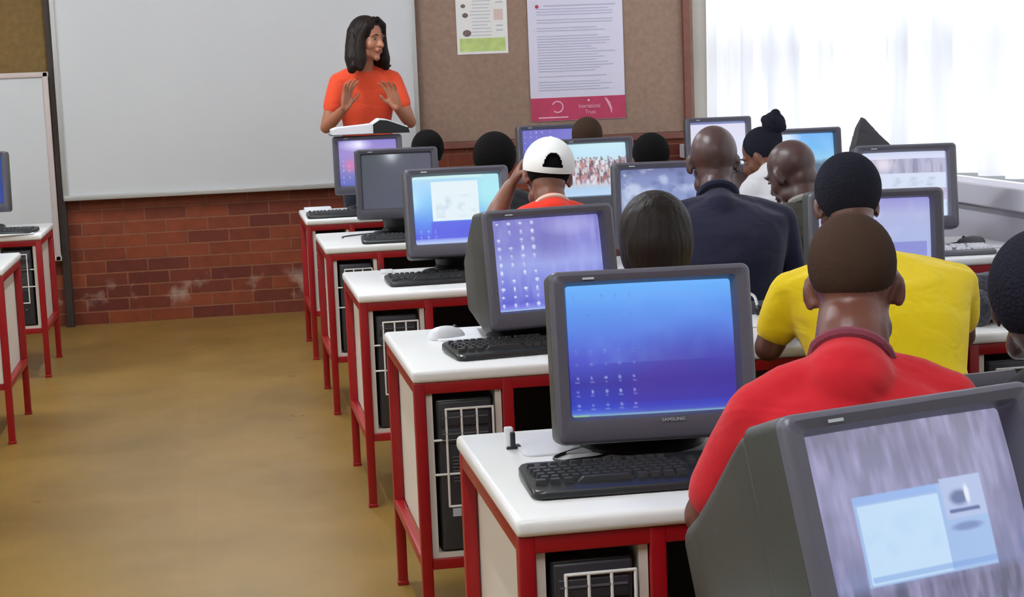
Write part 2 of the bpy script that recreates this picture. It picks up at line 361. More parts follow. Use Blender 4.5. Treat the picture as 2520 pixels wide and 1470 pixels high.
g = MB(); g.tube([(-.14+.036*math.cos(a), -.004, -.345+.036*math.sin(a)) for a in np.linspace(2.6, -2.2, 18)], .005, n=6, M=Matrix.Diagonal((1, 1, 1, 1)))
g.build('ring_emblem', wpr, p2); g = MB(); g.tube([(.185, -.004, -.30), (.205, -.004, -.33), (.22, -.004, -.37), (.222, -.004, -.395)], [.006, .010, .008, .003], n=6)
g.build('curved_emblem', wpr, p2); MB().ell((.07, -.004, -.308), (.008, .002, .008)).build('small_star', wpr, p2)

# ------------------------------------------------------------------ desks
D = .716
def make_desk(x, y, L, label, sgn=1, group='white topped desks with red steel legs'):
    t = thing('computer_desk', label, 'desk', (x, y, 0), 0, group)
    X = lambda a: sgn*a
    tb = MB(); tb.box((X(L/2), D/2, .744), (L, D, .032), bev=.011); tb.build('tabletop', 'white_top', t)
    for a, b, nm in ((.0185, .022, 0), (.0185, D-.03, 0), (.247, .022, 0), (.247, D-.03, 0), (L-.02, .022, 0), (L-.02, D-.03, 0)):
        lg = MB(); lg.box((X(a), b, .364), (.029, .029, .728), bev=.003); lg.box((X(a), b, .006), (.033, .033, .012), bev=.002)
        lg.build('leg', 'red', t)
    fr = MB()
    for b in (.022, D-.03):
        fr.box((X(L/2), b, .713), (L-.05, .027, .030), bev=.002); fr.box((X(.133), b, .25), (.2, .026, .028), bev=.002)
    for a in (.0185, L-.02): fr.box((X(a), D/2, .713), (.027, D-.08, .03), bev=.002)
    for a in (.0185, .247): fr.box((X(a), D/2, .25), (.026, D-.08, .028), bev=.002)
    fr.build('rail', 'red', t)
    pn = MB(); pn.box((X(.043), D/2-.004, .485), (.016, D-.045, .45)); pn.build('side_panel', 'panel', t, 0)
    pn = MB(); pn.box((X(.222), D/2-.004, .485), (.016, D-.045, .45)); pn.build('side_panel', 'panel', t, 0)
    pn = MB(); pn.box((X(.1325), D/2-.004, .27), (.163, D-.045, .016)); pn.build('shelf', 'panel', t, 0)
    MB().box((X((.28+L-.04)/2), D-.035, .50), (L-.33, .012, .38)).build('added_knee_shade_sheet', 'pc', t, 0)  # black sheet added so the open knee space reads dark
    cg = MB(); r = .0032; xs = (.084, .124, .164, .206)
    for xx in xs: cg.tube([(X(xx), .012, .655), (X(xx), .012, .40)], r, n=8)
    cg.tube([(X(.084), .012, .655), (X(.206), .012, .655)], r, n=8)
    cg.tube([(X(.052), .014, .575), (X(.206), .014, .575)], r, n=8); cg.tube([(X(.052), .014, .485), (X(.206), .014, .485)], r, n=8)
    cg.tube([(X(.084), .012, .40), (X(.206), .012, .40)], r, n=8)
    cg.build('wire_cage', 'wire', t)
    return t
def make_tower(x, y, label, group='black computer towers in the desk bays'):
    t = thing('computer_tower', label, 'computer', (x, y, .2785), 0, group)
    MB().box((0, .235, .20), (.146, .42, .40), bev=.006).build('case', 'pc', t)
    fp = MB(); fp.box((0, .022, .20), (.138, .012, .39), bev=.004)
    for z in (.35, .305): fp.box((0, .014, z), (.124, .006, .036), bev=.002)
    fp.build('front_panel', 'pc2', t)
    dr = MB(); dr.box((0, .0105, .355), (.118, .002, .004)); dr.box((0, .0105, .312), (.118, .002, .004))
    for k in range(8): dr.box((.01, .0135, .25-k*.009), (.09, .003, .003))
    dr.build('drive_trim', 'grey_plastic', t, 0)
    MB().box((-.03, .0145, .105), (.022, .002, .022)).build('sticker', 'keylabel', t, 0)
    b = MB(); b.tube([(.03, .016, .085), (.03, .010, .085)], .006); b.build('power_button', 'steel', t)
    return t
RY = [-1.28, 0, 1.5013, 3.112, 4.8238, 6.3796]
ord_ = ['row nearest the camera', 'row with the bright blue screen', 'row with the lavender icon screen', 'row with the white window screen', 'row with the dark grey screen', 'row nearest the front wall']
for k, y in enumerate(RY):
    make_desk(0, y, 1.5, 'white desk, red legs, aisle end of the '+ord_[k])
    make_desk(1.505, y, 1.09, 'white desk, red legs, window end of the '+ord_[k])
    make_tower(.1325, y, 'black caged computer tower, aisle end of the '+ord_[k])
    make_tower(1.6375, y, 'black caged computer tower, window end of the '+ord_[k])
LYs = [(6.392, 'far left white desk beside the small white board'), (4.70, 'second white desk from the front wall, left of the aisle'), (3.01, 'third white desk from the front wall, left of the aisle')]
for y, lab in LYs:
    make_desk(-1.369, y, 1.5, lab, -1)
    make_tower(-1.5015, y, 'black caged computer tower under the '+lab.split(' beside')[0].replace(' from the front wall', ' from the wall'))

# ------------------------------------------------------------------ screens
GW, GH = 150, 112
uu, vv = np.meshgrid(np.linspace(0, 1, GW), np.linspace(0, 1, GH))   # v=0 top
def L(c): return np.array(s2l(c))
def vnoise(su, sv, seed, oct=3):
    rs = np.random.RandomState(seed); out = np.zeros_like(uu); a = 1; tot = 0
    for o in range(oct):
        nu, nv = int(su*2**o)+2, int(sv*2**o)+2; g = rs.rand(nv+1, nu+1)
        x = uu*(nu-1); y = vv*(nv-1); xi = x.astype(int); yi = y.astype(int); fx_ = x-xi; fy = y-yi
        fx_ = fx_*fx_*(3-2*fx_); fy = fy*fy*(3-2*fy)
        out += a*((g[yi, xi]*(1-fx_)+g[yi, xi+1]*fx_)*(1-fy)+(g[yi+1, xi]*(1-fx_)+g[yi+1, xi+1]*fx_)*fy); tot += a; a *= .5
    return out/tot
def vgrad(stops):
    out = np.zeros((GH, GW, 3)); 
    for c in range(3): out[..., c] = np.interp(vv, [s[0] for s in stops], [L(s[1])[c] for s in stops])
    return out
def rect(p, u0, v0, u1, v1, c, a=1):
    m = ((uu >= u0) & (uu <= u1) & (vv >= v0) & (vv <= v1))[..., None]*a; return p*(1-m)+m*L(c)
def blob(p, u, v, ru, rv, c, a=1, soft=.3):
    d = np.sqrt(((uu-u)/ru)**2+((vv-v)/rv)**2); m = np.clip((1+soft-d)/(2*soft), 0, 1)[..., None]*a; return p*(1-m)+m*L(c)
def icons(p, us, vs, c, seed=0, r=.011, skip=.1, a=.8):
    rs = random.Random(seed)
    for v in vs:
        for u in us:
            if rs.random() < skip: continue
            k = rs.random(); p = blob(p, u+rs.uniform(-.003, .003), v, r*rs.uniform(.35, .85), r*rs.uniform(.5, 1.1), c, a*rs.uniform(.45, 1), .5); p = rect(p, u-.006-.009*k, v+.022, u+.006+.009*k, v+.030, c, a*.35)
    return p
def tint(p, n, c, a):
    m = (n*a)[..., None]; return p*(1-m)+m*L(c)
def pic_near():
    n = np.clip((vnoise(34, 5, 1)-.35)*2, 0, 1); p = vgrad([(0, (128, 126, 150)), (.5, (140, 142, 176)), (.74, (122, 130, 170)), (.80, (92, 92, 118)), (1, (88, 86, 112))])
    p = tint(p, n, (188, 182, 226), .5); n2 = np.clip((vnoise(5, 4, 9)-.5)*3, 0, 1); p = tint(p, n2, (110, 100, 130), .4)
    p = rect(p, .20, .34, .80, .76, (158, 186, 228)); p = rect(p, .21, .38, .58, .75, (192, 218, 244)); p = rect(p, .20, .34, .58, .375, (150, 180, 232))
    p = rect(p, .60, .32, .80, .52, (176, 190, 226)); p = blob(p, .68, .42, .045, .035, (92, 104, 150), .9); p = blob(p, .72, .41, .012, .045, (230, 238, 250), .9)
    p = rect(p, .62, .475, .77, .49, (96, 110, 158)); p = blob(p, .69, .56, .07, .02, (110, 126, 176), .8); p = rect(p, .22, .715, .80, .74, (120, 160, 220), .6)
    p = tint(p, np.clip((vnoise(14, 14, 31)-.45)*2, 0, 1)*((uu > .22) & (uu < .57) & (vv > .4) & (vv < .7)), (170, 204, 236), .5)
    return p
def pic_blue():
    p = vgrad([(0, (112, 184, 255)), (.2, (92, 150, 236)), (.42, (84, 118, 220)), (.56, (76, 84, 200)), (.74, (48, 44, 160)), (.92, (44, 60, 190)), (.955, (96, 130, 220)), (1, (110, 140, 190))])
    p = tint(p, np.clip((vnoise(6, 4, 3)-.45)*2, 0, 1)*(vv < .6), (120, 170, 250), .3)
    p = blob(p, .78, .86, .5, .42, (64, 48, 150), .55, .35); p = rect(p, 0, .9, 1, .955, (50, 70, 200), .5)  # violet blob stands for a sitter's reflection, painted into the desktop picture
    us = [.06+.082*i for i in range(5)]
    p = icons(p, us, [.70, .80, .90], (186, 196, 238), 1, skip=0); p = icons(p, us, [.50, .60], (150, 160, 226), 2, a=.4); p = icons(p, us, [.1, .24], (80, 120, 200), 3, a=.5)
    p = rect(p, 0, .965, 1, 1, (120, 160, 200)); p = rect(p, 0, .965, .12, 1, (140, 190, 160)); return p
def pic_icons():
    p = vgrad([(0, (128, 124, 200)), (.3, (130, 128, 208)), (.5, (150, 160, 226)), (.62, (132, 140, 220)), (.9, (96, 100, 206)), (.955, (128, 136, 230)), (1, (160, 180, 230))])
    p = tint(p, np.clip((vnoise(22, 4, 5)-.4)*2, 0, 1), (172, 178, 238), .35)
    p = blob(p, .52, .28, .16, .17, (104, 98, 176), .6, .5); p = blob(p, .72, .12, .2, .08, (176, 172, 230), .5, .5)
    p = icons(p, [.07, .17, .27, .37], [.06+.086*i for i in range(11)], (226, 238, 255), 6, r=.019, a=1)
    p = rect(p, 0, .965, 1, 1, (158, 190, 232)); return p
def pic_window():
    p = vgrad([(0, (188, 230, 244)), (.12, (170, 214, 246)), (.4, (130, 196, 240)), (.7, (96, 140, 240)), (.9, (90, 96, 226)), (.93, (150, 170, 240)), (1, (196, 214, 240))])
    p = blob(p, .9, .28, .2, .3, (176, 236, 240), .8, .5); p = rect(p, .02, .02, .8, .06, (206, 240, 236), .8)
    p = rect(p, .22, .1, .74, .66, (226, 240, 246)); p = tint(p, np.clip((vnoise(14, 10, 7)-.45)*3, 0, 1)*((uu > .26) & (uu < .7) & (vv > .3) & (vv < .62)), (196, 212, 226), .7)
    p = rect(p, .2, .67, 1, .86, (92, 94, 224), .8); p = icons(p, [.08, .16, .24], [.80, .88], (196, 222, 250), 8, skip=0, r=.015); return p
def pic_dark():
    p = vgrad([(0, (74, 80, 88)), (1, (78, 80, 96))]); p = tint(p, np.clip(uu*1.1-.2, 0, 1), (98, 94, 118), .6); return p
def pic_lilac():
    p = vgrad([(0, (140, 130, 206)), (.3, (160, 140, 210)), (.6, (140, 132, 196)), (1, (90, 104, 190))])
    p = blob(p, .3, .12, .2, .09, (214, 210, 246), .8, .6); p = blob(p, .2, .55, .09, .12, (220, 120, 170), .7, .5); p = icons(p, [.08, .18, .28], [.45, .55, .65, .8, .9], (206, 204, 244), 3, r=.016); return p
def pic_violet():
    p = vgrad([(0, (116, 110, 196)), (1, (96, 112, 210))]); return icons(p, [.06, .16, .26, .36, .5], [.07, .17, .3, .44, .6], (196, 200, 244), 4, r=.016)
def pic_crowd():
    p = vgrad([(0, (196, 232, 240)), (.2, (190, 226, 244)), (.45, (206, 216, 226)), (.8, (196, 200, 214)), (.84, (176, 206, 236)), (.96, (186, 214, 244)), (1, (150, 190, 220))])
    rs = random.Random(11)
    for i in range(260):
        u = rs.random(); v = rs.uniform(.33, .74); c = rs.choice([(108, 76, 82), (208, 150, 156), (160, 84, 78), (90, 80, 96), (226, 214, 220), (186, 128, 120), (230, 228, 240), (120, 100, 130)])
        p = blob(p, u, v, .016, .05, c, .75, .5); p = blob(p, u, v-.06, .012, .016, (92, 66, 62), .7, .5)
    return p
def pic_cloud():
    p = vgrad([(0, (110, 116, 160)), (.15, (128, 140, 190)), (.6, (140, 158, 204)), (1, (120, 136, 190))])
    p = tint(p, np.clip((vnoise(5, 5, 21)-.5)*4, 0, 1), (206, 216, 240), .7); p = tint(p, np.clip((vnoise(9, 8, 4)-.55)*4, 0, 1), (90, 100, 140), .6)
    return icons(p, [.06, .18], [.1, .24, .38, .52, .66], (190, 202, 236), 5, r=.018)
def pic_white(): return rect(vgrad([(0, (220, 216, 238)), (1, (214, 222, 242))]), 0, 0, 1, .07, (120, 130, 180))
def pic_land():
    p = vgrad([(0, (110, 176, 240)), (.3, (124, 190, 244)), (.5, (150, 206, 240)), (.62, (120, 150, 170)), (1, (96, 112, 130))])
    p = blob(p, .2, .08, .2, .1, (226, 238, 250), .8, .5); m = (np.clip((vv-(.42+.14*vnoise(12, 1, 3)))*9, 0, 1)); return tint(p, m, (86, 104, 122), .8)
def pic_web():
    p = vgrad([(0, (198, 206, 236)), (.08, (214, 220, 244)), (1, (210, 224, 242))]); b = (vv > .12) & (vv < .34)
    p = tint(p, b*1., (176, 172, 200), .8); p = tint(p, np.clip((vnoise(26, 3, 8)-.4)*3, 0, 1)*b, (108, 108, 140), .6); p = blob(p, .25, .2, .1, .09, (236, 226, 238), .8, .6)
    b = (vv > .56) & (vv < .74); p = tint(p, b*1., (196, 180, 206), .8); p = tint(p, np.clip((vnoise(22, 4, 18)-.5)*3, 0, 1)*b, (150, 130, 160), .6)
    p = tint(p, np.clip((vnoise(9, 9, 28)-.5)*3, 0, 1)*((vv > .4) & (vv < .54)), (150, 172, 196), .5)
    p = tint(p, np.clip((vnoise(16, 9, 38)-.5)*3, 0, 1)*(vv > .8), (140, 170, 176), .6); return rect(p, .97, 0, 1, 1, (150, 160, 196))
def pic_pale():
    p = vgrad([(0, (150, 146, 214)), (.2, (176, 182, 224)), (.6, (170, 184, 228)), (1, (164, 168, 222))]); p = rect(p, .62, .5, .95, 1, (140, 144, 212)); return tint(p, np.clip((vnoise(5, 4, 2)-.45)*2, 0, 1), (204, 212, 236), .5)
def pic_navy(): return vgrad([(0, (40, 66, 140)), (1, (34, 60, 150))])

# ------------------------------------------------------------------ CRT monitors
SW, SH = .318, .248
def make_monitor(x, y, z, yaw, tilt, pic, label, brand=False, deskz=.76, cat='monitor'):
    """x, y, z: centre of the glass"""
    ry = math.radians(yaw); yb = .17                                    # stand sits .17 behind the glass
    bx, by = x-math.sin(ry)*yb, y+math.cos(ry)*yb
    t = thing('crt_monitor', label, cat, (bx, by, deskz), ry, 'dark grey tube monitors')
    hz = z-deskz
    T = Matrix.Translation((0, -yb, hz))@Matrix.Rotation(-math.radians(tilt), 4, 'X')
    # glass
    me = bpy.data.meshes.new('screen'); X = (uu-.5)*(SW+.01); Z = (.5-vv)*(SH+.01)
    Y = .006+(1-np.cos((uu-.5)*1.1))*.05+(1-np.cos((vv-.5)*.9))*.05
    V = np.stack([X, Y, Z], -1).reshape(-1, 3); idx = np.arange(GW*GH).reshape(GH, GW)
    F = np.stack([idx[:-1, :-1], idx[1:, :-1], idx[1:, 1:], idx[:-1, 1:]], -1).reshape(-1, 4)
    me.from_pydata(V.tolist(), [], F.tolist()); P = np.clip(pic(), 0, 1); at = me.attributes.new('pic', 'FLOAT_COLOR', 'POINT')
    at.data.foreach_set('color', np.concatenate([P.reshape(-1, 3), np.ones((GW*GH, 1))], 1).astype('f').ravel()); me.transform(T)
    link('screen', me, 'screen', t, 180)
    # bezel
    b = MB(); wo, ho, cz = SW+.066, SH+.078, -.012
    R = [rrect(wo-.002, ho-.002, .016, 4, .006, 0, cz), rrect(wo-.0005, ho-.0005, .016, 4, -.010, 0, cz), rrect(wo-.006, ho-.006, .014, 4, -.017, 0, cz), rrect(wo-.018, ho-.018, .012, 4, -.021, 0, cz),
         rrect(SW+.012, SH+.012, .008, 4, -.017, 0, 0), rrect(SW+.002, SH+.002, .007, 4, .002, 0, 0), rrect(SW-.001, SH-.001, .006, 4, .02, 0, 0)]
    b.rings(R, T, cap=False); b.build('bezel', 'bezel', t)
    # tube housing
    h = MB(); h.rings([rrect(wo-.006, ho-.006, .014, 4, -.004, 0, cz), rrect(wo, ho, .016, 4, -.001, 0, cz), rrect(wo, ho, .016, 4, .07, 0, cz), rrect(wo-.006, ho-.006, .016, 4, .078, 0, cz), rrect(wo-.016, ho-.016, .014, 4, .082, 0, cz), rrect(wo-.018, ho-.018, .014, 4, .10, 0, cz), rrect(wo-.03, ho-.035, .02, 4, .14, 0, cz-.004), rrect(wo-.075, ho-.08, .03, 4, .24, 0, cz-.012),
                       rrect(wo-.13, ho-.12, .03, 4, .34, 0, cz-.02), rrect(wo-.16, ho-.14, .03, 4, .40, 0, cz-.022), rrect(wo-.18, ho-.16, .03, 4, .408, 0, cz-.022)], T, cap=False); nb_ = len(h.v[-1]); h.f.append(tuple(range(nb_-20, nb_)))
    h.build('housing', 'housing', t)
    v = MB()
    for k in range(9): v.box((0, .17+k*.018, ho/2-.042-k*.0045), (wo-.15-k*.008, .006, .012), T)
    v.build('vent_slots', 'stand', t, 0)
    # swivel stand
    s = MB(); nz = 24
    def er(z_, a, c, oy=0): return [(a*math.cos(2*PI*i/nz), oy+c*math.sin(2*PI*i/nz), z_) for i in range(nz)]
    s.rings([er(0, .125, .115), er(.008, .13, .12), er(.018, .118, .108), er(.024, .08, .075), er(.04, .07, .065), er(max(.05, hz-SH/2-.02), .085, .085)]); s.build('stand', 'stand', t)
    bt = MB(); bt.tube([tuple(T@Vector((.125, -.0195, -SH/2-.030))), tuple(T@Vector((.125, -.0235, -SH/2-.030)))], .006); bt.build('power_button', 'grey_plastic', t)
    mk = MB(); mk.box((-.118, -.0212, SH/2+.0115), (.022, .001, .004), T); mk.build('model_print', 'keylabel', t, 0)
    if brand:
        text('brand_lettering', 'SAMSUNG', .0085, 'keylabel', t, None, None, M=T@Matrix.Translation((.028, -.0216, -SH/2-.0125))@Matrix.Rotation(PI/2, 4, 'X'), xs=1.15)
    return t
make_monitor(.372, -.83, .945, 16, 19.5, pic_near, 'large tilted tube monitor at the bottom right with a pale pop up window', True)
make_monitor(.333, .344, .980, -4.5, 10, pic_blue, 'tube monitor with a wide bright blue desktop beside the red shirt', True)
make_monitor(.428, 1.80, .985, 11, 8.5, pic_icons, 'tube monitor with a lavender desktop full of small icons')
make_monitor(.402, 3.39, 1.018, -1, 12, pic_window, 'tube monitor showing a big white window over a sky blue desktop')
make_monitor(.364, 5.09, 1.024, -5.5, 5, pic_dark, 'tube monitor with a dark grey blank screen')
make_monitor(.381, 6.727, 1.032, -3.5, 4, pic_lilac, 'tube monitor with a lilac screen right under the open book')
make_monitor(1.33, 5.217, 1.023, 3, 5, pic_crowd, 'tube monitor showing a photograph of a crowd beside the white cap')
make_monitor(1.205, 3.505, .995, -8, 5, pic_cloud, 'tube monitor with a cloudy grey blue picture in front of the bald person in navy')
make_monitor(1.428, 6.782, 1.043, -2, 4.6, pic_violet, 'tube monitor with a violet screen below the crimson poster band')
make_monitor(2.42, 6.80, 1.042, -8, 4.2, pic_white, 'tube monitor with a near white screen against the curtain beside the hair bun')
make_monitor(2.375, 5.224, 1.022, 0, 5.4, pic_land, 'tube monitor showing blue sky over dark trees at the curtain')
make_monitor(2.13, 3.40, 1.020, -13, 10, pic_web, 'pale lit tube monitor showing a web page with photo strips by the window')
make_monitor(1.365, 1.80, .985, -8, 4, pic_pale, 'tube monitor with a washed out lavender screen over the yellow shoulder')
make_monitor(-1.746, 6.77, 1.033, -3.3, 4.2, pic_navy, 'tube monitor with a navy blue screen at the left edge')

# ------------------------------------------------------------------ keyboards, mice, small things
def make_keyboard(x, y, yaw, label, mk='key_base', kk='keys', z=.76, ww=.45):
    """x, y: front left corner"""
    t = thing('keyboard', label, 'keyboard', (x, y, z), math.radians(yaw), 'computer keyboards'); dd = .19
    b = MB()
    def ring(zf, zb, ins, r=.022):
        pts = rrect(ww-2*ins, dd-2*ins, r, 5); return [(p[0]+ww/2, p[2]+dd/2, zf+(zb-zf)*(p[2]+dd/2)/dd) for p in pts]
    b.rings([ring(.001, .004, .004), ring(.004, .008, 0), ring(.012, .022, 0), ring(.016, .027, .003), ring(.0165, .0275, .008)]); b.build('base', mk, t)
    k = MB(); s = .0188
    def key(cx, cy, wx=.0155, wy=.0155): zz = .0165+(.011)*cy/dd; k.box((cx, cy, zz+.004), (wx, wy, .009), taper=.78)
    for r in range(5):
        yy = .048+r*s+(.006 if r == 5 else 0); off = (0, .012, .008, .004, 0)[r]
        if r == 0:
            for cx, wx in ((.022, .022), (.048, .02), (.072, .02), (.140, .105), (.206, .02), (.230, .02), (.254, .022), (.278, .022)): key(cx, yy, wx)
        else:
            for c in range(15):
                cx = .02+off+c*s
                if cx < .292: key(cx, yy)
        for c in range(3):
            if r in (3, 4) or (r == 0) or (r == 1 and c == 1): key(.314+c*s, yy)
        for c in range(4): key(.379+c*s*.93, yy)
    for c in range(13): key(.02+c*s+(c > 0)*.006+(c > 4)*.006+(c > 8)*.006, .048+5*s+.010, .0155, .013)
    k.build('keys', kk, t, 0)
    l = MB()
    for c in range(3): l.box((.37+c*.022, .160, .0275), (.012, .004, .002))
    l.build('status_lights', 'keylabel', t, 0)
    return t
make_keyboard(.052, .115, -1.5, 'black keyboard under the wide bright blue screen')
make_keyboard(.135, 1.60, 7, 'black keyboard on the desk with the lavender icon screen')
make_keyboard(.130, 3.25, 2, 'black keyboard on the desk with the open white window screen')
make_keyboard(.17, 4.86, -3, 'black keyboard at the foot of the dark grey screen')
make_keyboard(.015, 6.40, 0, 'black keyboard on the desk nearest the front wall, left of the open book')
make_keyboard(1.94, 3.20, -6, 'grey keyboard by the window below the web page screen', 'grey_plastic', 'white_plastic')
make_keyboard(-1.87, 6.50, -14, 'black keyboard on the far left desk')
make_keyboard(.42, -1.20, 10, 'black keyboard below the frame in front of the near monitor')
def make_mouse(x, y, rz, label, m='white_plastic', pts=None):
    t = thing('computer_mouse', label, 'mouse', (x, y, .76), math.radians(rz), 'computer mice')
    b = MB(); R = []
    for k in range(13):
        a = PI*k/12; yy = -.055*math.cos(a); w_ = .031*math.sin(a)**.6+.001; h = .034*math.sin(a)**.7*(1-.25*math.cos(a+PI)*.5)+.001
        R.append([(w_*math.cos(q), yy, max(0, h*math.sin(q))+.001) for q in np.linspace(0, 2*PI, 16, endpoint=False)])
    b.rings(R); b.build('shell', m, t)
    w_ = MB(); w_.tube([(-.003, .028, .03), (.003, .028, .03)], .006, n=10); w_.build('wheel', 'stand', t)
    if pts: c = MB(); c.tube(pts, .0022, n=6); c.build('cord', 'cable' if m != 'white_plastic' else 'white_plastic', t)
    return t
make_mouse(.60, .30, 30, 'white mouse between the blue screen and the red shirt')
make_mouse(2.44, 3.50, 60, 'dark mouse on the paper by the window', 'grey_plastic', [(0, .05, .01), (.0, .09, .004), (.03, .16, .004), (.02, .2, .004)])
def smooth_path(pts, n=8):
    P = [Vector(p) for p in pts]; P = [P[0]]+P+[P[-1]]; out = []
    for i in range(1, len(P)-2):
        for k in range(n):
            t = k/n; a, b, c, d = P[i-1], P[i], P[i+1], P[i+2]
            out.append(.5*((2*b)+(c-a)*t+(2*a-5*b+4*c-d)*t*t+(3*b-a-3*c+d)*t**3))
    return out+[P[-2]]
def cord(pts, label, m='cable', r=.0028, name='cable', cat='cable'):
    g = MB(); g.tube(smooth_path(pts), r, n=8); return tag(g.build(name, m), label, cat)
cord([(.36, .56, .775), (.28, .53, .763), (.19, .47, .763), (.15, .42, .763), (.17, .36, .768)], 'thin black cable looping on the desk left of the blue screen')
cord([(.30, .42, .775), (.24, .41, .763), (.2, .40, .763), (.16, .37, .768)], 'black cable curving to the keyboard below the blue screen')
mp = MB(); mp.rings([[(p[0], p[2], z) for p in rrect(.20-i, .20-i, .02, 5)] for z, i in ((0, 0), (.003, .0), (.004, .003))])
tag(mp.build('mouse_pad', mat('pale_pad', (214, 214, 220), .6), loc=(.20, .56, .7605)), 'pale grey mouse pad left of the blue screen', 'mouse pad')
g = thing('usb_adapter', 'small clear and black plug adapter standing on the desk left of the blue screen', 'adapter', (.085, .55, .76))
gb = MB(); gb.box((0, 0, .022), (.018, .018, .044), bev=.004); gb.build('body', 'white_plastic', g); gb = MB(); gb.box((.006, -.004, .02), (.010, .022, .03), bev=.002); gb.box((.008, 0, .003), (.03, .024, .006), bev=.002); gb.build('clip', 'cable', g)
mp2 = MB(); mp2.rings([[(p[0], p[2], z) for p in rrect(.22-i, .18-i, .02, 5)] for z, i in ((0, 0), (.003, .0), (.004, .003))])
tag(mp2.build('mouse_pad', 'paper', loc=(.24, 2.05, .7605)), 'white mouse pad under the lavender icon screen', 'mouse pad')
make_mouse(.16, 2.02, -70, 'white mouse at the aisle end of the desk with the icon screen')
g = thing('adapter_plug', 'small white plug with a pin on the desk below the white window screen', 'plug', (.16, 3.70, .76)); gb = MB(); gb.box((0, 0, .008), (.05, .02, .016), bev=.004); gb.build('body', 'white_plastic', g); gb = MB(); gb.tube([(-.024, 0, .012), (-.024, 0, .035)], .003); gb.build('pin', 'cable', g)
cord([(.32, 5.30, .77), (.22, 5.33, .764), (.12, 5.27, .763), (.11, 5.2, .763)], 'black cable loop on the desk beside the dark grey screen')
sb = MB(); sb.box((0, 0, .012), (.15, .10, .022), bev=.003); tag(sb.build('paper_stack', 'paper', loc=(.10, 6.93, .76)), 'small stack of white paper behind the farthest keyboard', 'paper')
sp = MB(); sp.box((0, 0, .004), (.28, .2, .006), bev=.001); tag(sp.build('paper_sheet', 'paper', loc=(2.42, 3.44, .76)), 'white papers under the dark mouse by the window', 'paper')
sp = MB(); sp.box((0, 0, .003), (.21, .15, .004), bev=.001, M=Matrix.Rotation(.2, 4, 'Z')); tag(sp.build('paper_sheet', 'paper', loc=(-1.52, 6.45, .76)), 'white paper at the corner of the far left desk', 'paper')
sp = MB(); sp.box((0, 0, .003), (.30, .22, .004), bev=.001, M=Matrix.Rotation(-.1, 4, 'Z')); tag(sp.build('paper_sheet', 'paper', loc=(1.0, 1.95, .76)), 'white paper on the desk left of the yellow sleeve', 'paper')
hp = thing('earphones', 'white earphones lying on the desk left of the yellow sleeve', 'earphones', (1.03, 2.0, .765))
g = MB(); g.tube(smooth_path([(-.03, 0, .01), (-.035, .03, .05), (.0, .04, .07), (.045, .03, .06), (.05, 0, .02)]), .0045, n=8); g.build('band', 'white_plastic', hp)
g = MB(); g.ell((-.03, 0, .012), (.012, .014, .016)); g.ell((.05, 0, .02), (.012, .014, .016)); g.build('ear_piece', 'cable', hp)
cord([(.86, 2.0, .765), (.86, 2.02, .85), (.875, 2.0, .89), (.89, 1.99, .895)], 'white cable end curling up behind the blue screen monitor', 'white_plastic', .006)
# open book on the farthest monitor
bk = thing('open_book', 'open black covered book resting on top of the lilac screen monitor', 'book', (.405, 6.80, 1.188), 0)
g = MB(); g.rings([[(-.215, y, .004), (-.215, y, .030), (-.19, y, .040), (-.02, y, .052), (.01, y, .055), (.012, y, .004)] for y in (-.10, .12)]); g.build('page_block', 'paper', bk)
g = MB(); g.rings([[(.012, y, .056), (.05, y, .082), (.09, y, .078), (.20, y, .038), (.205, y, .030), (.012, y, .012)] for y in (-.094, .12)]); g.build('page_block', 'paper', bk)
g = MB(); g.box((-.105, .01, .002), (.235, .235, .004), bev=.001); g.rings([[(.01, y, .002), (.01, y, .052), (.05, y, .076), (.09, y, .072), (.205, y, .028), (.212, y, .0)] for y in (-.106, -.096)]); g.build('cover', mat('black_cover', (26, 30, 30), .4), bk)
# jacket heap and pointed bag
g = MB(); rn = random.Random(9)
for i in range(16): g.ell((rn.uniform(-.12, .12), rn.uniform(-.07, .08), rn.uniform(.03, .09)), (rn.uniform(.05, .09), rn.uniform(.05, .08), rn.uniform(.04, .07)), M=Matrix.Rotation(rn.uniform(-.5, .5), 4, 'X'))
g.ell((.11, .04, .11), (.07, .06, .07)); g.box((0, 0, .03), (.30, .18, .05))
j = link('jacket', fuse(g, .007, 4), cloth('charcoal_nylon', (58, 56, 66), 1.0, .5, 18), None, 180, loc=(1.70, 1.70, .775)); tag(j, 'crumpled charcoal jacket heaped on the desk right of the yellow sleeve', 'jacket')
g = MB(); g.rings([[(-.10, -.05, 0), (.13, -.05, 0), (.13, .05, 0), (-.10, .05, 0)], [(-.08, -.045, .10), (.12, -.045, .09), (.12, .045, .09), (-.08, .045, .10)], [(-.055, -.03, .20), (.05, -.03, .16), (.05, .03, .16), (-.055, .03, .20)], [(-.035, -.006, .25), (-.015, -.006, .24), (-.015, .006, .24), (-.035, .006, .25)]])
tag(link('cloth_bag', fuse(g, .006, 3), cloth('dark_grey_canvas', (66, 64, 66), .5), None, 180, loc=(2.585, 4.92, .977)), 'pointed dark grey bag standing on the window ledge above the web page monitor', 'bag')

